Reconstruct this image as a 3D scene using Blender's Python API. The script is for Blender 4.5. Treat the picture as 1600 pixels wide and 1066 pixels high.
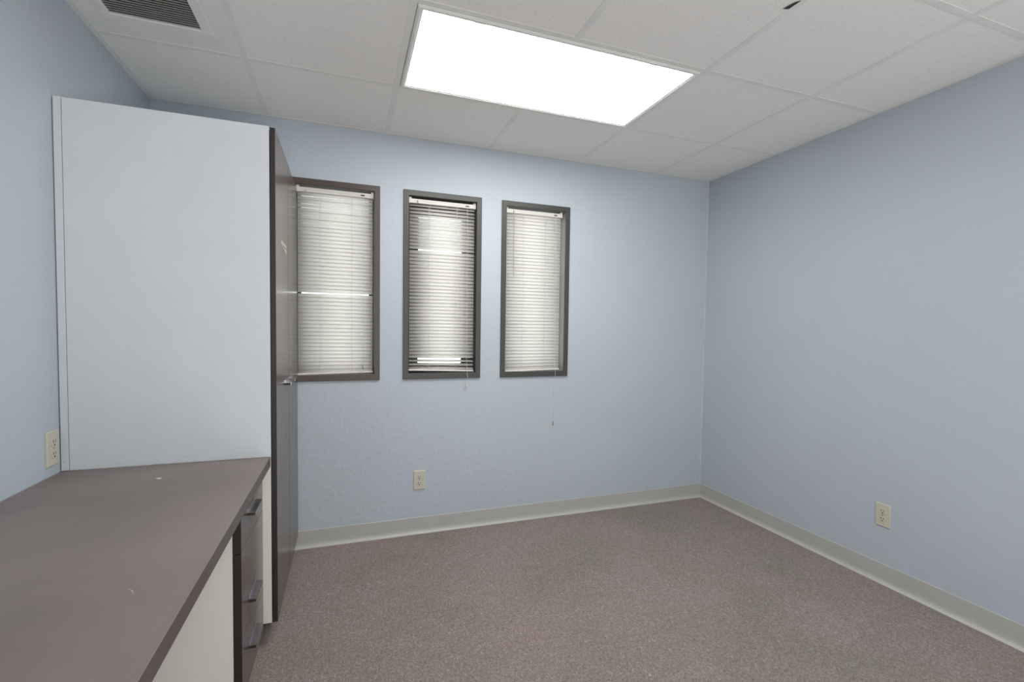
import bpy, bmesh, math, random
from mathutils import Vector, Matrix

for o in list(bpy.data.objects):
    bpy.data.objects.remove(o)
C = bpy.context.scene.collection
SC = bpy.context.scene
random.seed(4)

# ------------------------------------------------------------------ camera
W, H, D = 3.4175, 2.344, 4.35          # room width (x), ceiling height, depth (towards the viewer)
def make_camera():
    yaw, pitch, roll, f = -0.34591, -0.03917, 0.01376, 741.529
    cy, sy, cp, sp = math.cos(yaw), math.sin(yaw), math.cos(pitch), math.sin(pitch)
    fw = Vector((-sy*cp, cy*cp, sp)); rt = Vector((cy, sy, 0)); up = rt.cross(fw)
    c, s = math.cos(roll), math.sin(roll)
    r2 = rt*c + up*s; u2 = up*c - rt*s
    m = Matrix.Identity(4)
    for i in range(3):
        m[i][0] = r2[i]; m[i][1] = u2[i]; m[i][2] = -fw[i]
    m.translation = Vector((0.90747, -2.85359, 1.23349))
    cam = bpy.data.cameras.new('camera'); o = bpy.data.objects.new('camera', cam); C.objects.link(o)
    o.matrix_world = m
    cam.sensor_fit = 'HORIZONTAL'; cam.sensor_width = 36.0
    cam.lens = f/1600*36
    cam.shift_x = -8.295/1600; cam.shift_y = 12.33/1600
    cam.clip_start = 0.02
    SC.camera = o
make_camera()

# ------------------------------------------------------------------ light and exposure
LENS_EMIT = 11.1       # the ceiling troffer in view and the added unseen one
SKY = 3.0             # overcast daylight outside the windows
FILL_FWD = 20.0        # added fill lamp behind the camera, aimed into the room
FILL_UP = 92.0           # added fill lamp behind the camera, aimed upward
w = bpy.data.worlds.new('overcast_sky'); SC.world = w; w.use_nodes = True
bg = w.node_tree.nodes['Background']; bg.inputs[0].default_value = (0.93, 0.97, 1.0, 1); bg.inputs[1].default_value = SKY
SC.view_settings.view_transform = 'Standard'; SC.view_settings.look = 'None'
SC.view_settings.exposure = 0.03; SC.view_settings.gamma = 1.0; SC.view_settings.use_curve_mapping = False
a = bpy.data.lights.new('added_fill_up', 'AREA'); a.shape = 'RECTANGLE'; a.size = 1.9; a.size_y = 0.7; a.energy = FILL_UP  # unseen upward fill, added to brighten ceiling and walls
a.color = (1.0, 0.96, 0.92)
ao = bpy.data.objects.new('added_fill_up', a); C.objects.link(ao)
ao.location = (1.75, -D-0.62, 0.05); ao.rotation_euler = (math.radians(180), 0, 0)
a2 = bpy.data.lights.new('added_fill_forward', 'AREA'); a2.shape = 'RECTANGLE'; a2.size = 1.9; a2.size_y = 1.3; a2.energy = FILL_FWD  # unseen forward fill, added to brighten the walls; no window here
a2.color = (1.0, 0.97, 0.94)
ao2 = bpy.data.objects.new('added_fill_forward', a2); C.objects.link(ao2)
ao2.location = (1.75, -D-1.5, 1.25); ao2.rotation_euler = (math.radians(90), 0, 0)

# ------------------------------------------------------------------ materials
def nodes(name):
    m = bpy.data.materials.new(name); m.use_nodes = True
    nt = m.node_tree
    return m, nt, nt.nodes['Principled BSDF']
def N(nt, t, **kw):
    n = nt.nodes.new(t)
    for k, v in kw.items():
        if k in n.inputs: n.inputs[k].default_value = v
        else: setattr(n, k, v)
    return n
def ramp(nt, src, stops):
    r = nt.nodes.new('ShaderNodeValToRGB'); e = r.color_ramp.elements
    while len(e) < len(stops): e.new(0.5)
    for i, (p, c) in enumerate(stops):
        e[i].position = p; e[i].color = (c[0], c[1], c[2], 1)
    nt.links.new(src, r.inputs[0]); return r.outputs[0]
def coords(nt, scale=(1, 1, 1)):
    tc = nt.nodes.new('ShaderNodeTexCoord'); mp = nt.nodes.new('ShaderNodeMapping')
    mp.inputs['Scale'].default_value = scale
    nt.links.new(tc.outputs['Object'], mp.inputs[0]); return mp.outputs[0]
def noise(nt, vec, scale, detail=3, rough=0.5, dist=0.0):
    n = N(nt, 'ShaderNodeTexNoise', Scale=scale, Detail=detail, Roughness=rough, Distortion=dist)
    nt.links.new(vec, n.inputs['Vector']); return n.outputs['Fac']
def mixc(nt, fac, c1, c2, mode='MIX'):
    n = nt.nodes.new('ShaderNodeMix'); n.data_type = 'RGBA'; n.blend_type = mode
    for sock, v in ((n.inputs[0], fac), (n.inputs[6], c1), (n.inputs[7], c2)):
        if hasattr(v, 'links'): nt.links.new(v, sock)
        elif isinstance(v, (int, float)): sock.default_value = v
        else: sock.default_value = (v[0], v[1], v[2], 1)
    return n.outputs[2]
def bump(nt, b, h, strength, dist):
    n = N(nt, 'ShaderNodeBump', Strength=strength, Distance=dist)
    nt.links.new(h, n.inputs['Height']); nt.links.new(n.outputs[0], b.inputs['Normal'])

def plain(name, col, rough=0.5, metal=0.0, var=0.04, scale=8.0, spec=0.5):
    m, nt, b = nodes(name)
    v = coords(nt)
    f = noise(nt, v, scale)
    lo = [c*(1-var) for c in col]; hi = [min(1, c*(1+var)) for c in col]
    nt.links.new(ramp(nt, f, [(0.3, lo), (0.7, hi)]), b.inputs['Base Color'])
    b.inputs['Roughness'].default_value = rough; b.inputs['Metallic'].default_value = metal
    b.inputs['Specular IOR Level'].default_value = spec
    return m

def paint(name, col, bump_s):
    m, nt, b = nodes(name)
    v = coords(nt)
    f = noise(nt, v, 1.3, 4)
    nt.links.new(ramp(nt, f, [(0.3, [c*0.975 for c in col]), (0.7, [c*1.02 for c in col])]), b.inputs['Base Color'])
    b.inputs['Roughness'].default_value = 0.55; b.inputs['Specular IOR Level'].default_value = 0.35
    big = noise(nt, v, 38, 2, 0.4, 0.5)
    r = ramp(nt, big, [(0.50, (0, 0, 0)), (0.66, (1, 1, 1))])
    fine = noise(nt, v, 190, 2)
    h = mixc(nt, 0.12, r, fine)
    bump(nt, b, h, bump_s, 0.0016)
    return m
WALL = (0.498, 0.558, 0.614)
M_wall = paint('blue_wall_paint', WALL, 0.30)
M_wall_smooth = paint('blue_wall_paint_smooth', WALL, 0.16)
M_caulk = plain('pale_caulk', (0.56, 0.60, 0.645), 0.5)

def carpet():
    m, nt, b = nodes('brown_loop_carpet')
    v = coords(nt)
    n1 = noise(nt, v, 120, 4, 0.7, 1.2)
    base = ramp(nt, n1, [(0.30, (0.150, 0.122, 0.112)), (0.5, (0.254, 0.212, 0.198)), (0.70, (0.39, 0.338, 0.320))])
    # pale flecks of short fibres
    mp = nt.nodes.new('ShaderNodeMapping'); mp.inputs['Scale'].default_value = (90, 34, 60)
    mp.inputs['Rotation'].default_value = (0, 0, 0.5)
    tc = nt.nodes.new('ShaderNodeTexCoord'); nt.links.new(tc.outputs['Object'], mp.inputs[0])
    n2 = noise(nt, mp.outputs[0], 1.4, 3, 0.6, 2.2)
    fl = ramp(nt, n2, [(0.58, (0, 0, 0)), (0.68, (1, 1, 1))])
    c = mixc(nt, fl, base, (0.46, 0.41, 0.39))
    n3 = noise(nt, v, 1.7, 3, 0.6)
    st = ramp(nt, n3, [(0.38, (0.90, 0.93, 0.86)), (0.60, (1.05, 1.0, 1.0))])
    c = mixc(nt, 1.0, c, st, 'MULTIPLY')
    nt.links.new(c, b.inputs['Base Color'])
    b.inputs['Roughness'].default_value = 0.95; b.inputs['Specular IOR Level'].default_value = 0.1
    b.inputs['Sheen Weight'].default_value = 0.1
    bump(nt, b, mixc(nt, 0.4, n1, n2), 0.6, 0.004)
    return m
M_carpet = carpet()

def tile_mat():
    m, nt, b = nodes('ceiling_tile')
    v = coords(nt)
    vo = N(nt, 'ShaderNodeTexVoronoi', Scale=135.0, Randomness=1.0); nt.links.new(v, vo.inputs['Vector'])
    hole = ramp(nt, vo.outputs['Distance'], [(0.13, (1, 1, 1)), (0.22, (0, 0, 0))])
    gate = ramp(nt, noise(nt, v, 60, 2), [(0.50, (0, 0, 0)), (0.58, (1, 1, 1))])
    h = mixc(nt, 1.0, hole, gate, 'MULTIPLY')
    c = mixc(nt, h, (0.89, 0.875, 0.855), (0.50, 0.48, 0.46))
    nt.links.new(c, b.inputs['Base Color'])
    b.inputs['Roughness'].default_value = 0.95; b.inputs['Specular IOR Level'].default_value = 0.1
    bump(nt, b, noise(nt, v, 120, 4, 0.7), 0.3, 0.002)
    return m
M_tile = tile_mat()
M_grid = plain('white_ceiling_grid', (0.82, 0.81, 0.79), 0.5)
M_vent = plain('white_vent_metal', (0.86, 0.85, 0.835), 0.45)
M_ventdark = plain('dark_duct', (0.02, 0.02, 0.02), 0.9)
M_base = plain('grey_vinyl_cove_base', (0.49, 0.488, 0.463), 0.42, var=0.03, scale=3)
M_top = None
def laminate(name, c1, c2, rough, streak, spec=0.5):
    m, nt, b = nodes(name)
    v = coords(nt, streak)
    n = noise(nt, v, 3.0, 5, 0.6, 0.8)
    nt.links.new(ramp(nt, n, [(0.3, c1), (0.7, c2)]), b.inputs['Base Color'])
    v2 = coords(nt)
    n2 = noise(nt, v2, 4, 4)
    rr = N(nt, 'ShaderNodeMapRange'); rr.inputs['To Min'].default_value = rough*0.85; rr.inputs['To Max'].default_value = rough*1.15
    nt.links.new(n2, rr.inputs['Value']); nt.links.new(rr.outputs[0], b.inputs['Roughness'])
    b.inputs['Specular IOR Level'].default_value = spec
    return m
M_top = laminate('dark_brown_worktop_laminate', (0.165, 0.132, 0.124), (0.235, 0.190, 0.178), 0.45, (0.9, 0.45, 1), 0.6)
M_door = laminate('dark_espresso_laminate', (0.098, 0.072, 0.059), (0.118, 0.088, 0.073), 0.26, (1, 5, 0.25), 1.0)
M_edge = plain('dark_edge_band', (0.030, 0.019, 0.018), 0.45)
M_topedge = plain('worktop_edge_band', (0.110, 0.084, 0.076), 0.45)
M_white = plain('white_melamine', (0.72, 0.755, 0.785), 0.42, var=0.015)
M_cream = plain('cream_melamine', (0.88, 0.83, 0.75), 0.45, var=0.02, scale=2)
M_chrome = plain('brushed_chrome', (0.50, 0.49, 0.54), 0.25, 1.0)
M_black = plain('black_plinth', (0.015, 0.013, 0.012), 0.6)
M_brown = plain('brown_window_frame', (0.080, 0.057, 0.050), 0.42)
M_grey = plain('bronze_grey_window_frame', (0.056, 0.056, 0.052), 0.42)
M_sash = plain('dark_sash', (0.035, 0.034, 0.032), 0.5)
M_almond = plain('almond_plastic', (0.60, 0.57, 0.47), 0.35, var=0.02)
M_slot = plain('dark_slot', (0.03, 0.025, 0.02), 0.6)
M_screw = plain('screw_metal', (0.5, 0.48, 0.42), 0.3, 1.0)
M_rail = plain('white_enamel_rail', (0.70, 0.68, 0.63), 0.4)
M_cord = plain('white_cord', (0.72, 0.72, 0.70), 0.7)
M_wand = plain('clear_grey_wand', (0.45, 0.43, 0.41), 0.2)
M_reveal_lit = plain('lit_grey_reveal', (0.30, 0.30, 0.29), 0.6)  # lighter grey puts the light on these reveals into the colour
M_revealdark = plain('dark_reveal', (0.09, 0.088, 0.082), 0.6)
M_tassel = plain('grey_tassel', (0.35, 0.35, 0.34), 0.5)
M_resid = plain('pale_glue_residue', (0.55, 0.50, 0.45), 0.7)
M_slab = plain('sky_block_grey', (0.3, 0.3, 0.3), 0.9)
M_doorpaint = plain('white_door_paint', (0.65, 0.65, 0.63), 0.4)

def slat_mat():
    m, nt, b = nodes('white_blind_slat')
    v = coords(nt)
    f = noise(nt, v, 6)
    nt.links.new(ramp(nt, f, [(0.3, (0.83, 0.82, 0.795)), (0.7, (0.87, 0.86, 0.835))]), b.inputs['Base Color'])
    b.inputs['Roughness'].default_value = 0.42
    tr = nt.nodes.new('ShaderNodeBsdfTranslucent'); tr.inputs[0].default_value = (0.90, 0.87, 0.84, 1)
    mx = nt.nodes.new('ShaderNodeMixShader'); mx.inputs[0].default_value = 0.66
    out = nt.nodes['Material Output']
    nt.links.new(b.outputs[0], mx.inputs[1]); nt.links.new(tr.outputs[0], mx.inputs[2]); nt.links.new(mx.outputs[0], out.inputs[0])
    return m
M_slat = slat_mat()
def glass_mat():
    m = bpy.data.materials.new('window_glass'); m.use_nodes = True; nt = m.node_tree; nt.nodes.clear()
    out = nt.nodes.new('ShaderNodeOutputMaterial')
    t = nt.nodes.new('ShaderNodeBsdfTransparent'); t.inputs[0].default_value = (0.9, 0.93, 0.92, 1)
    g = nt.nodes.new('ShaderNodeBsdfGlossy'); g.inputs['Roughness'].default_value = 0.02
    fr = nt.nodes.new('ShaderNodeFresnel'); fr.inputs[0].default_value = 1.45
    mx = nt.nodes.new('ShaderNodeMixShader')
    nt.links.new(fr.outputs[0], mx.inputs[0]); nt.links.new(t.outputs[0], mx.inputs[1]); nt.links.new(g.outputs[0], mx.inputs[2])
    nt.links.new(mx.outputs[0], out.inputs[0]); return m
M_glass = glass_mat()
def lens_mat():
    m, nt, b = nodes('lit_prismatic_lens')
    b.inputs['Base Color'].default_value = (0.85, 0.85, 0.85, 1); b.inputs['Roughness'].default_value = 0.4
    b.inputs['Emission Color'].default_value = (1.0, 0.985, 0.955, 1); b.inputs['Emission Strength'].default_value = LENS_EMIT
    return m
M_lens = lens_mat()

# ------------------------------------------------------------------ mesh helpers
def box(bm, x0, x1, y0, y1, z0, z1, M=None):
    vs = [bm.verts.new((x, y, z)) for x in (x0, x1) for y in (y0, y1) for z in (z0, z1)]
    for q in ((0, 1, 3, 2), (4, 6, 7, 5), (0, 4, 5, 1), (2, 3, 7, 6), (0, 2, 6, 4), (1, 5, 7, 3)):
        bm.faces.new([vs[i] for i in q])
    if M is not None:
        for v in vs: v.co = M @ v.co
    return vs
def tube(bm, pts, r, n=8, cap=True):
    rings = []
    pts = [Vector(p) for p in pts]
    for i, p in enumerate(pts):
        d = (pts[min(i+1, len(pts)-1)] - pts[max(i-1, 0)]).normalized()
        a = Vector((0, 0, 1)) if abs(d.z) < 0.9 else Vector((1, 0, 0))
        u = d.cross(a).normalized(); v = d.cross(u)
        rr = r[i] if isinstance(r, (list, tuple)) else r
        rings.append([bm.verts.new(p + u*math.cos(2*math.pi*k/n)*rr + v*math.sin(2*math.pi*k/n)*rr) for k in range(n)])
    for a, b in zip(rings, rings[1:]):
        for k in range(n):
            bm.faces.new((a[k], a[(k+1) % n], b[(k+1) % n], b[k]))
    if cap:
        bm.faces.new(rings[0][::-1]); bm.faces.new(rings[-1])
def profile(bm, pts, p0, p1, up=Vector((0, 0, 1)), side=None):
    """extrude a closed (side, up) outline from p0 to p1"""
    p0, p1 = Vector(p0), Vector(p1)
    a = [bm.verts.new(p0 + side*s + up*u) for s, u in pts]
    b = [bm.verts.new(p1 + side*s + up*u) for s, u in pts]
    n = len(pts)
    for i in range(n):
        bm.faces.new((a[i], a[(i+1) % n], b[(i+1) % n], b[i]))
    bm.faces.new(a[::-1]); bm.faces.new(b)
def obj(name, bm, mat, parent=None, bevel=0.0, smooth=False, seg=2):
    bmesh.ops.recalc_face_normals(bm, faces=bm.faces)
    me = bpy.data.meshes.new(name); bm.to_mesh(me); bm.free()
    o = bpy.data.objects.new(name, me); C.objects.link(o)
    if mat: me.materials.append(mat)
    if parent: o.parent = parent
    if bevel:
        md = o.modifiers.new('bevel', 'BEVEL'); md.width = bevel; md.segments = seg; md.limit_method = 'ANGLE'
    if smooth:
        for p in me.polygons: p.use_smooth = True
    return o
def second_mat(o, mat, axis, sign):
    o.data.materials.append(mat)
    for p in o.data.polygons:
        if p.normal[axis]*sign > 0.9: p.material_index = 1
    return o
def boxobj(name, b6, mat, parent=None, bevel=0.0):
    bm = bmesh.new(); box(bm, *b6); return obj(name, bm, mat, parent, bevel)
def empty(name, loc=(0, 0, 0), rz=0.0):
    o = bpy.data.objects.new(name, None); C.objects.link(o); o.empty_display_size = 0.05
    o.location = loc; o.rotation_euler = (0, 0, rz); return o
def tag(o, label, cat, group=None):
    o['label'] = label; o['category'] = cat
    if group: o['group'] = group
    return o
def struct(o, label=None, cat=None):
    o['kind'] = 'structure'
    if label: o['label'] = label
    if cat: o['category'] = cat
    return o

# ------------------------------------------------------------------ the room
T = 0.16
def wall_cells(bm, u0, u1, z0, z1, holes, put):
    us = sorted({u0, u1, *[h[0] for h in holes], *[h[1] for h in holes]})
    zs = sorted({z0, z1, *[h[2] for h in holes], *[h[3] for h in holes]})
    for a, b in zip(us, us[1:]):
        for c, d in zip(zs, zs[1:]):
            mu, mz = (a+b)/2, (c+d)/2
            if any(h[0] < mu < h[1] and h[2] < mz < h[3] for h in holes): continue
            put(a, b, c, d)
WIN = [(0.617, 1.089), (1.220, 1.690), (1.820, 2.289)]
WZ0, WZ1 = 0.935, 2.043
CAS = 0.031                                             # visible width of the window casing
holes = [(x0+CAS-0.004, x1-CAS+0.004, WZ0+0.030, WZ1-CAS+0.004) for x0, x1 in WIN]
TOPZ = H+0.22
bm = bmesh.new(); wall_cells(bm, -T, W+T, 0, TOPZ, holes, lambda a, b, c, d: box(bm, a, b, 0, T, c, d))
bmesh.ops.remove_doubles(bm, verts=bm.verts, dist=1e-5)
struct(obj('wall_back', bm, M_wall), 'pale blue textured wall with the three narrow windows', 'wall')
struct(boxobj('wall_left', (-T, 0, -D, 0, 0, TOPZ), M_wall), 'pale blue wall at left behind the worktop', 'wall')
struct(boxobj('wall_right', (W, W+T, -D, 0, 0, TOPZ), M_wall_smooth), 'plain pale blue wall at right', 'wall')
bm = bmesh.new(); wall_cells(bm, -T, W+T, 0, TOPZ, [(0.75, 2.75, -1, 2.10)], lambda a, b, c, d: box(bm, a, b, -D-T, -D, max(c, 0), d))  # doorway opening added so the fill lamps reach the room
struct(obj('wall_front', bm, M_wall_smooth))
struct(boxobj('floor', (-T, W+T, -D-T, T, -0.05, 0.0), M_carpet), 'brown flecked carpet covering the floor', 'floor')

# ceiling: lay-in tiles in a white grid
GX = [0.51507+0.6096*k for k in range(5)]
GY = [-0.57102-0.6096*k for k in range(7)]
xs = [0.0] + GX + [W]; ys = [0.0] + [g for g in GY if g > -D] + [-D]
LIGHTS = [(GX[1], GX[3], GY[0], GY[1]), (GX[1], GX[3], GY[4], GY[5])]
VENT = (0.0, GX[0], GY[0], GY[1])
bm = bmesh.new(); g = 0.0015
for xa, xb in zip(xs, xs[1:]):
    for ya, yb in zip(ys, ys[1:]):
        mx, my = (xa+xb)/2, (ya+yb)/2
        if any(L[0] < mx < L[1] and L[3] < my < L[2] for L in LIGHTS+[VENT]): continue
        box(bm, xa+g, xb-g, yb+g, ya-g, H+0.0016, H+0.018)
cei = struct(obj('ceiling', bm, M_tile), 'white speckled lay-in tile ceiling in a white grid', 'ceiling')
bm = bmesh.new(); hw = 0.012
for x in GX:
    segs = [(0.0, -D)]
    for L in LIGHTS:
        if L[0]+0.05 < x < L[1]-0.05:
            ns = []
            for s0, s1 in segs:
                if s0 > L[2] and s1 < L[3]: ns += [(s0, L[2]), (L[3], s1)]
                else: ns.append((s0, s1))
            segs = ns
    for s0, s1 in segs: box(bm, x-hw, x+hw, s1, s0, H, H+0.0015)
for y in GY:
    if y < -D: continue
    box(bm, 0.022, W-0.022, y-hw, y+hw, H-0.0001, H+0.0014)
for b6 in ((0, 0.022, -D, 0), (W-0.022, W, -D, 0), (0.022, W-0.022, -0.022, 0), (0.022, W-0.022, -D, -D+0.022)):
    box(bm, *b6, H-0.0008, H+0.0014)
gr = obj('ceiling_grid', bm, M_grid, cei); gr['label'] = 'white metal grid bars'
bm = bmesh.new()
chip = [(2.312, -1.588), (2.330, -1.596), (2.332, -1.640), (2.322, -1.628), (2.316, -1.612)]
profile(bm, [(p[0], p[1]) for p in chip], (0, 0, H-0.0012), (0, 0, H-0.0004), up=Vector((0, 1, 0)), side=Vector((1, 0, 0)))
ch = obj('tile_chip', bm, M_slot, cei); ch['label'] = 'small dark chip beside a grid bar'
sky_block = struct(boxobj('ceiling_sky_block', (-T, W+T, -D-T, T, TOPZ, TOPZ+0.05), M_slab))  # unseen slab added to keep sky light out from above
# unseen hallway shell, added to house the fill lamps
bm = bmesh.new()
box(bm, 0.4, 3.2, -D-1.75, -D-T, -0.05, 0.0)
hf = struct(obj('floor_hallway_added', bm, M_carpet))
bm = bmesh.new()
box(bm, 0.3, 0.4, -D-1.75, -D-T, 0, 2.5); box(bm, 3.2, 3.3, -D-1.75, -D-T, 0, 2.5); box(bm, 0.3, 3.3, -D-1.85, -D-1.75, 0, 2.5); box(bm, 0.3, 3.3, -D-1.85, -D-T, 2.5, 2.6)
struct(obj('wall_hallway_added', bm, M_wall_smooth))

# cove base along the walls: (distance from the wall, height)
cove = [(0, 0), (0.017, 0), (0.0165, 0.0022), (0.0125, 0.0055), (0.0075, 0.0105), (0.0045, 0.018), (0.0032, 0.030), (0.0032, 0.0965), (0.0018, 0.0993), (0, 0.0993)]
bm = bmesh.new(); profile(bm, cove, (0.0, 0, 0), (W, 0, 0), side=Vector((0, -1, 0)))
struct(obj('baseboard_back', bm, M_base), 'grey vinyl cove base under the windows', 'baseboard')
bm = bmesh.new(); profile(bm, cove, (W, 0, 0), (W, -D, 0), side=Vector((-1, 0, 0)))
struct(obj('baseboard_right', bm, M_base), 'grey vinyl cove base along the right wall', 'baseboard')
bm = bmesh.new(); profile(bm, cove, (0, -1.26, 0), (0, -D, 0), side=Vector((1, 0, 0)))
struct(obj('baseboard_left', bm, M_base))
bm = bmesh.new(); profile(bm, [(0, 0), (0.0012, 0), (0.0012, 0.014), (0, 0.014)], (W, 0, 0.0993), (W, 0, H), up=Vector((-1, 0, 0)), side=Vector((0, -1, 0)))
struct(obj('trim_1', bm, M_caulk), 'thin pale painted strip down the right corner', 'trim')

# ------------------------------------------------------------------ windows
def ring(bm, x0, x1, z0, z1, wl, wr, wb, wt, y0, y1):
    """mitred rectangular frame in the xz plane"""
    o = [(x0, z0), (x1, z0), (x1, z1), (x0, z1)]
    i = [(x0+wl, z0+wb), (x1-wr, z0+wb), (x1-wr, z1-wt), (x0+wl, z1-wt)]
    V = {}
    for k in range(4):
        for j, y in enumerate((y0, y1)):
            V['o', k, j] = bm.verts.new((o[k][0], y, o[k][1])); V['i', k, j] = bm.verts.new((i[k][0], y, i[k][1]))
    for k in range(4):
        n = (k+1) % 4
        bm.faces.new((V['o', k, 0], V['o', n, 0], V['i', n, 0], V['i', k, 0]))
        bm.faces.new((V['o', k, 1], V['i', k, 1], V['i', n, 1], V['o', n, 1]))
        bm.faces.new((V['o', k, 0], V['o', k, 1], V['o', n, 1], V['o', n, 0]))
        bm.faces.new((V['i', k, 0], V['i', n, 0], V['i', n, 1], V['i', k, 1]))
wlab = ['window behind the wardrobe side, narrow, with a brown frame', 'middle narrow window with a dark grey frame',
        'narrow window nearest the room corner, dark grey frame']
for n, ((x0, x1), mat, sash) in enumerate(zip(WIN, (M_brown, M_grey, M_grey), ((0.020, 0.026, 0.03, 0.030), (0.068, 0.068, 0.050, 0.085), (0.012, 0.012, 0.03, 0.03)))):
    e = struct(empty('window_%d' % (n+1), (0, 0, 0)), wlab[n], 'window')
    bm = bmesh.new(); ring(bm, x0, x1, WZ0, WZ1, CAS, CAS, 0.035, CAS, -0.010, 0.0)
    c = obj('window_casing', bm, mat, e, 0.0015)
    bm = bmesh.new(); ring(bm, x0+CAS-0.005, x1-CAS+0.005, WZ0+0.029, WZ1-CAS+0.005, 0.005, 0.005, 0.006, 0.005, -0.003, T-0.01)
    obj('window_reveal', bm, M_revealdark if n == 1 else M_reveal_lit, e)
    sl, sr, sb, stp = sash
    bm = bmesh.new(); ring(bm, x0+CAS, x1-CAS, WZ0+0.035, WZ1-CAS, sl, sr, sb, stp, 0.088, 0.115)
    obj('window_sash', bm, M_sash, e, 0.002)
    bm = bmesh.new(); box(bm, x0+CAS+sl-0.004, x1-CAS-sr+0.004, 0.099, 0.103, WZ0+0.035+sb-0.004, WZ1-CAS-stp+0.004)
    obj('window_glass', bm, M_glass, e)

# ------------------------------------------------------------------ mini blinds
def blind(n, label, tilt, gaps, tail, cord_x, cord_z, wand, zr, droop=0.0):
    x0, x1 = WIN[n][0]+CAS+0.003, WIN[n][1]-CAS-0.003
    if n == 2: x1 -= 0.012
    zt = WZ1-CAS-0.009; zb = zr
    yb = 0.030
    e = tag(empty('window_blind', ((x0+x1)/2, yb, zb)), label, 'blind', 'mini blinds in the three windows')
    def P(o):
        o.parent = e; o.matrix_parent_inverse = Matrix.Translation(e.location).inverted(); return o
    bm = bmesh.new()                                                   # headrail: U channel seen from the front
    box(bm, x0+0.002, x1-0.002, yb-0.0135, yb+0.0135, zt-0.0255, zt-0.002)
    box(bm, x0+0.002, x1-0.002, yb-0.0150, yb-0.0135, zt-0.0275, zt-0.0245)
    P(obj('headrail', bm, M_rail, None, 0.0012))
    for sx in (0, 1):
        xa = x0-0.001 if sx == 0 else x1-0.015
        bm = bmesh.new(); box(bm, xa, xa+0.016, yb-0.0175, yb+0.016, zt-0.029, zt+0.007)
        P(obj('rail_bracket', bm, M_rail, None, 0.0015))
    # slats
    zs = []
    z = zt-0.036
    nsl = 47
    pitch = (z - (zr+0.019) - sum(gaps.values()))/(nsl-1)
    for k in range(1, nsl+1):
        zs.append(z)
        z -= pitch + gaps.get(k, 0.0)
    bm = bmesh.new()
    half = 0.0125
    for k, z in enumerate(zs):
        t = math.radians(tilt + random.uniform(-1.2, 1.2))
        if k >= len(zs)-tail: t = math.radians(tilt*0.42 + 6*(k-len(zs)+tail))
        if n == 1 and k < 4: t = math.radians(tilt-17+3.5*k)
        dl, dr = random.uniform(-0.0004, 0.0004), random.uniform(-0.0004, 0.0004)
        rows = []
        for s in range(5):
            u = -half + 2*half*s/4
            crown = 0.0016*(1-(u/half)**2)
            # room side edge (u<0) hangs low, the far edge is raised
            dy = u*math.cos(t) - crown*math.sin(t)
            dz = u*math.sin(t) + crown*math.cos(t)
            sag = droop*max(0, (k-len(zs)+6))/6
            rows.append([bm.verts.new((x0+0.004, yb+dy, z+dz+dl)), bm.verts.new((x1-0.004, yb+dy, z+dz+dr-sag))])
        for a, b in zip(rows, rows[1:]): bm.faces.new((a[0], a[1], b[1], b[0]))
    so = P(obj('slats', bm, M_slat)); 
    for p in so.data.polygons: p.use_smooth = True
    md = so.modifiers.new('thick', 'SOLIDIFY'); md.thickness = 0.0003
    bm = bmesh.new()                                                   # bottom rail, slightly slanted
    pts = [(-0.012, 0.000), (-0.0125, 0.004), (-0.010, 0.0085), (0.0, 0.0105), (0.010, 0.0085), (0.0125, 0.004), (0.012, 0)]
    profile(bm, pts, (x0+0.003, yb, zr), (x1-0.003, yb, zr-droop), side=Vector((0, 1, 0)))
    P(obj('bottom_rail', bm, M_rail, None, 0.0008))
    # ladder cords
    for xl in (x0+0.118, x1-0.118):
        bm = bmesh.new()
        tube(bm, [(xl, yb-0.0142, zt-0.026), (xl, yb-0.0142, zr+0.002)], 0.0007, 5)
        tube(bm, [(xl, yb+0.0142, zt-0.026), (xl, yb+0.0142, zr+0.002)], 0.0007, 5)
        tube(bm, [(xl+0.003, yb-0.0148, zt-0.026), (xl+0.003, yb-0.0148, zt-0.10)], 0.0009, 5)
        P(obj('ladder_cord', bm, M_cord))
    # tilter stem and wand
    xw = x0+0.050
    bm = bmesh.new()
    tube(bm, [(xw, yb-0.013, zt-0.012), (xw, yb-0.021, zt-0.017), (xw, yb-0.023, zt-0.030)], 0.0028, 8)
    P(obj('tilter_hook', bm, M_screw if n else M_rail, None, 0, True))
    if wand:
        bm = bmesh.new(); tube(bm, [(xw, yb-0.023, zt-0.030), (xw+0.002, yb-0.024, wand)], 0.0024, 6)
        P(obj('tilt_wand', bm, M_wand))
    # cord lock slot on the rail face
    bm = bmesh.new(); box(bm, cord_x-0.011, cord_x+0.011, yb-0.0160, yb-0.0150, zt-0.019, zt-0.013)
    P(obj('cord_lock', bm, M_slot))
    # pull cord with its tassel
    bm = bmesh.new()
    yo = -0.016
    pts = [(cord_x, yb-0.016, zt-0.018), (cord_x+0.001, yb-0.021, zt-0.20)]
    if n == 0: pts += [(cord_x+0.003, yb-0.022, 1.4), (cord_x+0.003, yb-0.023, cord_z)]
    elif n == 1: pts += [(cord_x+0.002, yb-0.022, 1.05), (cord_x+0.001, yo, 0.955), (cord_x+0.006, yo-0.002, 0.934), (cord_x+0.004, yo, 0.925), (cord_x-0.004, yo-0.002, cord_z)]
    else: pts += [(cord_x+0.003, yb-0.024, 1.05), (cord_x+0.003, yo, 0.955), (cord_x-0.001, -0.008, 0.88), (cord_x-0.002, -0.006, 0.80), (cord_x+0.002, -0.006, 0.72), (cord_x-0.003, -0.006, cord_z)]
    tube(bm, pts, 0.0011 if n else 0.0008, 6)
    pc = P(obj('pull_cord', bm, M_cord))
    bm = bmesh.new()
    px, py, pz = pts[-1]
    py = min(py, -0.0065) if n else py
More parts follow.
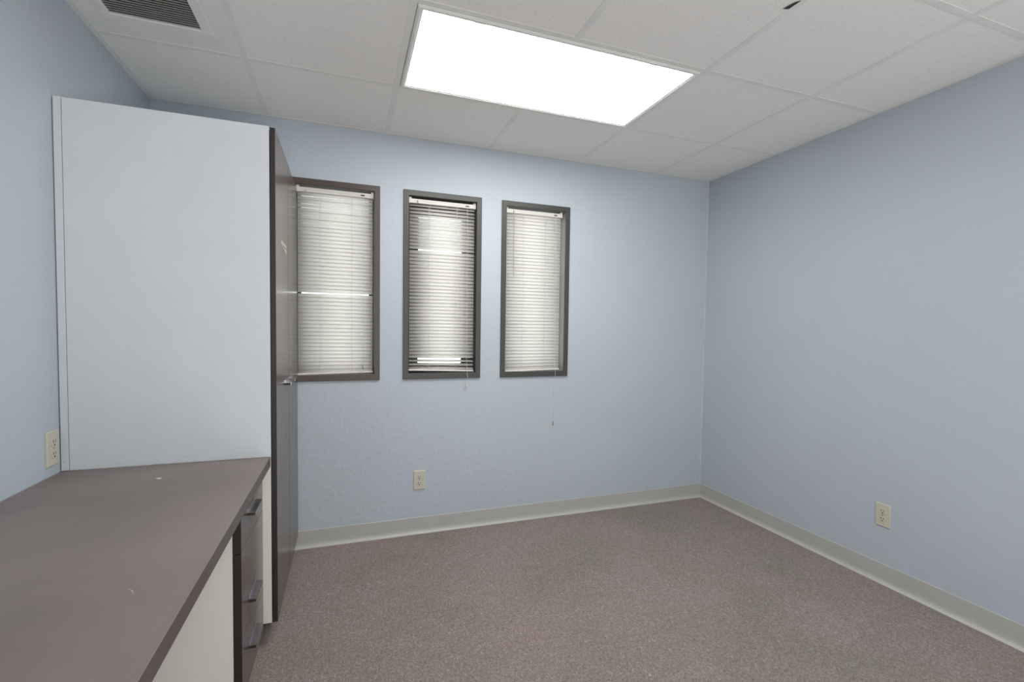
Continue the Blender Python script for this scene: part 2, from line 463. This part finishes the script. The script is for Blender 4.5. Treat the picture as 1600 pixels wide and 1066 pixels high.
    tube(bm, [(px, py, pz+0.004), (px, py, pz-0.004), (px, py, pz-0.022), (px, py, pz-0.026)], [0.0018, 0.0032, 0.0055, 0.003], 10)
    ts = obj('tassel', bm, M_tassel if n != 1 else M_cord, pc, 0, True)
    if n == 2:
        bm = bmesh.new(); tube(bm, [(cord_x-0.002, -0.006, 0.862), (cord_x-0.002, -0.006, 0.842)], 0.0028, 8)
        obj('cord_knot', bm, M_cord, pc)
    return e
blind(0, 'white mini blind in the brown-framed window beside the tall wardrobe, closed', 66, {26: 0.007}, 0, 0.995, 1.022, None, 0.969, -0.008)
blind(1, 'white mini blind in the middle window, its short cord ending just below the frame', 62, {13: 0.006, 44: 0.006}, 3, 1.604, 0.905, None, 0.984, 0.011)
blind(2, 'white mini blind in the window nearest the corner, with tilt wand and long hanging cord', 72, {}, 0, 2.195, 0.635, 1.575, 0.966, -0.010)

# ------------------------------------------------------------------ wall outlets
def outlet(loc, rz, label):
    e = tag(empty('wall_outlet', loc, rz), label, 'outlet', 'almond duplex outlets')
    bm = bmesh.new()
    w2, h2 = 0.0348, 0.0572
    o = [(-w2, -h2), (w2, -h2), (w2, h2), (-w2, h2)]
    a = [bm.verts.new((x, 0, z)) for x, z in o]
    b = [bm.verts.new((x, -0.0025, z)) for x, z in o]
    c = [bm.verts.new((x*0.93, -0.0060, z*0.955)) for x, z in o]
    for p, q in ((a, b), (b, c)):
        for k in range(4): bm.faces.new((p[k], p[(k+1) % 4], q[(k+1) % 4], q[k]))
    bm.faces.new(c); bm.faces.new(a[::-1])
    obj('cover_plate', bm, M_almond, e, 0.0006)
    for s in (1, -1):
        zc = s*0.0193
        bm = bmesh.new(); R = 0.0172; ring_ = []
        for k in range(32):
            t = 2*math.pi*k/32; x = R*math.cos(t); z = max(-0.0138, min(0.0138, R*math.sin(t)))
            ring_.append((x, z))
        v0 = [bm.verts.new((x, -0.0055, zc+z)) for x, z in ring_]; v1 = [bm.verts.new((x*0.97, -0.0082, zc+z*0.97)) for x, z in ring_]
        for k in range(32): bm.faces.new((v0[k], v0[(k+1) % 32], v1[(k+1) % 32], v1[k]))
        bm.faces.new(v1)
        r = obj('receptacle', bm, M_almond, e)
        bm = bmesh.new()
        box(bm, -0.0075, -0.0050, -0.0086, -0.0080, zc-0.001, zc+0.0085)
        box(bm, 0.0050, 0.0070, -0.0086, -0.0080, zc+0.0000, zc+0.0080)
        tube(bm, [(0, -0.0080, zc-0.0075), (0, -0.0087, zc-0.0075)], 0.0030, 12)
        obj('socket_slots', bm, M_slot, r)
    bm = bmesh.new(); tube(bm, [(0, -0.0055, 0), (0, -0.0072, 0)], 0.0032, 12)
    obj('screw', bm, M_screw, e)
    return e
outlet((1.3195, 0, 0.3255), 0, 'almond duplex outlet on the back wall below the middle window')
outlet((W, -1.287, 0.341), math.radians(-90), 'almond duplex outlet low on the right-hand wall')
outlet((0, -0.8925, 0.8265), math.radians(90), 'almond duplex outlet on the left wall just above the worktop')

# ------------------------------------------------------------------ tall wardrobe
def lip_pull(parent, length, loc, out=0.024, up=0.010):
    """lip pull: mounting flange on the face, ledge standing out, turned-down lip. Runs along y, face at x=0"""
    bm = bmesh.new()
    prof = [(0, 0), (out, 0), (out, -0.012), (out-0.0018, -0.012), (out-0.0018, -0.0018), (0, -0.0018)]
    profile(bm, prof, (0, -length/2, 0), (0, length/2, 0), side=Vector((1, 0, 0)))
    box(bm, 0, 0.0022, -length/2, length/2, 0, up)
    nf = len(bm.faces)
    box(bm, 0.0005, out-0.0022, -length/2+0.0008, length/2-0.0008, -0.0112, -0.0020)  # solid black block painted in for shade inside the pull
    bm.faces.ensure_lookup_table()
    for f_ in bm.faces[nf:]: f_.material_index = 1
    h = obj('handle', bm, M_chrome, parent); h.data.materials.append(M_slot)
    h.location = loc; h['label'] = 'chrome lip pull, black block for its shaded hollow'
    return h
YW = -0.843; XS = 0.635; WT = 1.980; WB = 0.086; YE = -0.018
wd = tag(empty('wardrobe', (0.33, -0.43, 0)), 'tall white wardrobe with dark brown double doors standing in the left corner', 'wardrobe')
def WP(o):
    o.parent = wd; o.matrix_parent_inverse = Matrix.Translation(wd.location).inverted(); return o
WP(boxobj('side_panel', (0.0255, XS, YW, YW+0.018, WB, WT-0.001), M_cream, None, 0.0008))['label'] = 'cream side panel'
cp = WP(boxobj('cover_panel', (0.0255, XS+0.001, YW-0.0030, YW-0.0002, 0.738, WT), M_white, None, 0.0005)); cp['label'] = 'white cover panel fixed on the side above the worktop'
WP(boxobj('side_panel', (0.0255, XS, YE-0.018, YE, WB+0.02, WT-0.001), M_cream, None, 0.0008))
WP(boxobj('top_panel', (0.0255, XS, YW+0.018, YE-0.018, WT-0.02, WT-0.002), M_white))
WP(boxobj('bottom_panel', (0.0255, XS, YW+0.018, YE-0.018, WB, WB+0.018), M_white))
WP(boxobj('back_panel', (0.012, 0.0254, YW+0.02, YE-0.02, WB, WT-0.01), M_white))
f = WP(boxobj('filler_strip', (0.003, 0.0238, YW-0.0035, YW+0.018, 0.738, WT+0.001), M_white, None, 0.0006)); f['label'] = 'narrow white filler strip against the wall'
WP(boxobj('plinth', (0.05, 0.56, YW+0.02, YE-0.02, 0.0, WB), M_black))
for k, (ya, yb_) in enumerate(((YW+0.0005, -0.4335), (-0.4275, YE-0.002))):
    dr = WP(boxobj('door', (0.638, 0.656, ya, yb_, WB, WT-0.002), M_door, None, 0.0008))
    dr['label'] = 'dark brown laminate door'; second_mat(dr, M_edge, 1, -1)
    for p_ in dr.data.polygons:
        if p_.normal[1] > 0.9: p_.material_index = 1
    hy = -0.512 if k == 0 else -0.345
    lip_pull(dr, 0.12, (0.656, hy, 0.992))
    if k == 0:
        bm = bmesh.new()
        z0, y0 = 1.585, -0.585
        for (ua, ub, va, vb, wv) in ((-0.095, -0.055, 0.014, 0.013, 0.005), (-0.095, 0.000, 0.014, 0.000, 0.0025), (-0.095, 0.080, -0.001, 0.002, 0.006), (-0.080, 0.085, -0.008, -0.030, 0.0025), (0.010, 0.088, -0.018, -0.018, 0.006)):
            p0 = Vector((0.6562, y0+ua, z0+va)); p1 = Vector((0.6562, y0+ub, z0+vb))
            profile(bm, [(0, -wv), (0.0004, -wv), (0.0004, wv), (0, wv)], p0, p1, side=Vector((1, 0, 0)))
        r = obj('glue_residue', bm, M_resid, dr); r['label'] = 'pale torn sticker residue'
        bm = bmesh.new(); profile(bm, [(0, 0), (0.0004, 0), (0.0004, 0.008), (0, 0.011)], (0.6562, -0.590, 1.385), (0.6562, -0.578, 1.387), side=Vector((1, 0, 0)))
        r = obj('glue_fleck', bm, M_resid, dr); r['label'] = 'tiny pale fleck'

for nx, ny, nz in ((0.0110, YW-0.0035, 0.7685), (0.361, YW-0.0030, 0.7585)):
    bm = bmesh.new(); tube(bm, [(nx, ny+0.0002, nz), (nx, ny-0.0004, nz)], 0.0016, 8)
    n_ = WP(obj('nail', bm, M_tassel)); n_['label'] = 'small grey nail head'

# ------------------------------------------------------------------ drawer unit under the worktop
ZU = 0.6995
FX0, FX1 = 0.583, 0.606
du = tag(empty('drawer_unit', (0.3, -1.04, 0)), 'cream drawer unit with three dark brown drawers under the worktop', 'cabinet')
def DP(o):
    o.parent = du; o.matrix_parent_inverse = Matrix.Translation(du.location).inverted(); return o
s1 = DP(boxobj('side_panel', (0.02, FX0-0.001, -1.235, -1.217, 0.0, ZU), M_cream, None, 0.0006))
DP(boxobj('side_panel', (0.02, FX0-0.001, -0.864, -0.846, 0.07, ZU), M_cream, None, 0.0006))
DP(boxobj('back_panel', (0.02, 0.036, -1.217, -0.864, 0.07, ZU), M_cream))
DP(boxobj('bottom_panel', (0.036, FX0-0.002, -1.217, -0.864, 0.07, 0.088), M_cream))
DP(boxobj('plinth', (0.10, 0.50, -1.215, -0.870, 0.0, 0.07), M_black))
for z0, z1, hz in ((0.068, 0.2325, 0.190), (0.2355, 0.5375, 0.345), (0.5405, ZU-0.003, 0.633)):
    d = DP(boxobj('drawer', (FX0, FX1, -1.2355, -0.8465, z0, z1), M_door, None, 0.0008)); d['label'] = 'dark brown drawer front'; second_mat(d, M_edge, 1, -1)
    lip_pull(d, 0.125, (FX1, -1.075, hz))

# ------------------------------------------------------------------ worktop
wt = tag(empty('worktop', (0.3, -2.0, 0)), 'long dark brown laminate worktop running along the left wall from the wardrobe', 'worktop')
def TP(o):
    o.parent = wt; o.matrix_parent_inverse = Matrix.Translation(wt.location).inverted(); return o
dt = TP(boxobj('desktop', (0.001, 0.634, -3.35, YW-0.0040, 0.700, 0.737), M_top, None, 0.0012)); second_mat(dt, M_topedge, 0, 1)
TP(boxobj('end_panel', (0.03, 0.58, -3.33, -3.312, 0.0, 0.700), M_cream, None, 0.0008))
bm = bmesh.new(); bmesh.ops.create_uvsphere(bm, u_segments=14, v_segments=8, radius=0.006)
for v in bm.verts: v.co = Vector((0.335+v.co.x*1.25+0.002*math.sin(v.co.y*900), -1.034+v.co.y*0.9, 0.737+max(0, v.co.z)*0.55))
TP(obj('dried_drop', bm, M_resid, None, 0, True))['label'] = 'small dried pale drop'
bm = bmesh.new(); tube(bm, [(0.5213, -1.784, 0.7370), (0.531, -1.796, 0.7371), (0.5383, -1.810, 0.7370)], [0.0003, 0.0008, 0.0003], 6)
TP(obj('scratch', bm, M_resid))['label'] = 'short pale scratch'

# ------------------------------------------------------------------ ceiling light fixtures
def troffer(L, label):
    xa, xb, ya, yb_ = L[0], L[1], L[3], L[2]
    e = tag(empty('ceiling_light', ((xa+xb)/2, (ya+yb_)/2, H)), label, 'ceiling light')
    def P(o):
        o.parent = e; o.matrix_parent_inverse = Matrix.Translation(e.location).inverted(); return o
    fx0, fx1, fy0, fy1 = xa+0.014, xb-0.014, ya+0.014, yb_-0.012
    bm = bmesh.new()
    fw = 0.021
    # stepped door frame
    def hring(x0, x1, y0, y1, wdt, z0, z1):
        box(bm, x0, x1, y0, y0+wdt, z0, z1); box(bm, x0, x1, y1-wdt, y1, z0, z1)
        box(bm, x0, x0+wdt, y0+wdt, y1-wdt, z0, z1); box(bm, x1-wdt, x1, y0+wdt, y1-wdt, z0, z1)
    hring(fx0, fx1, fy0, fy1, fw, H-0.004, H+0.006)
    hring(fx0+0.004, fx1-0.004, fy0+0.004, fy1-0.004, 0.009, H-0.0065, H-0.0035)
    P(obj('frame', bm, M_grid, None, 0.001))
    bm = bmesh.new(); box(bm, fx0+fw-0.001, fx1-fw+0.001, fy0+fw-0.001, fy1-fw+0.001, H-0.001, H+0.002)
    ln = P(obj('lens', bm, M_lens)); ln['label'] = 'glowing white diffuser'
    bm = bmesh.new(); box(bm, xa+0.002, xb-0.002, ya+0.002, yb_-0.002, H+0.0065, H+0.10)
    P(obj('housing', bm, M_vent))
    for xl in (xa+0.235, xb-0.246):
        bm = bmesh.new(); box(bm, xl-0.020, xl+0.020, fy0+0.004, fy0+0.014, H-0.0095, H-0.0064)
        P(obj('latch', bm, M_rail, None, 0.0006))
    return e
troffer(LIGHTS[0], 'lit rectangular ceiling light panel above the room, white frame')
troffer(LIGHTS[1], 'added unseen rectangular ceiling light panel behind the viewer')  # second panel, out of view, added for its light

# ------------------------------------------------------------------ ceiling vent
v = tag(empty('ceiling_vent', (0.26, -0.876, H)), 'square white ceiling vent with dark grille near the left wall', 'vent')
def VP(o):
    o.parent = v; o.matrix_parent_inverse = Matrix.Translation(v.location).inverted(); return o
gx0, gx1, gy0, gy1 = 0.115, 0.397, -1.006, -0.724
bm = bmesh.new()
def hplate(bm, x0, x1, y0, y1, a, b, c, d, z0, z1):
    box(bm, x0, x1, y0, c, z0, z1); box(bm, x0, x1, d, y1, z0, z1); box(bm, x0, a, c, d, z0, z1); box(bm, b, x1, c, d, z0, z1)
hplate(bm, 0.004, GX[0]-0.004, GY[1]+0.004, GY[0]-0.004, gx0, gx1, gy0, gy1, H+0.0017, H+0.006)
VP(obj('panel', bm, M_vent))
bm = bmesh.new()
hplate(bm, 0.084, 0.433, -1.041, -0.689, gx0+0.001, gx1-0.001, gy0+0.001, gy1-0.001, H-0.0035, H+0.0017)
VP(obj('flange', bm, M_vent, None, 0.003))
bm = bmesh.new(); n = 20
for k in range(n):
    y = gy0+0.006+(gy1-gy0-0.012)*k/(n-1)
    M = Matrix.Translation((0, y, H+0.004)) @ Matrix.Rotation(math.radians(52), 4, 'X')
    box(bm, gx0, gx1, -0.0048, 0.0048, -0.0006, 0.0006, M)
VP(obj('louvres', bm, plain('grey_louvre', (0.50, 0.48, 0.46), 0.5)))
bm = bmesh.new(); hplate(bm, gx0-0.01, gx1+0.01, gy0-0.01, gy1+0.01, gx0, gx1, gy0, gy1, H+0.0062, H+0.12); box(bm, gx0-0.01, gx1+0.01, gy0-0.01, gy1+0.01, H+0.12, H+0.125)
VP(obj('duct', bm, M_ventdark))
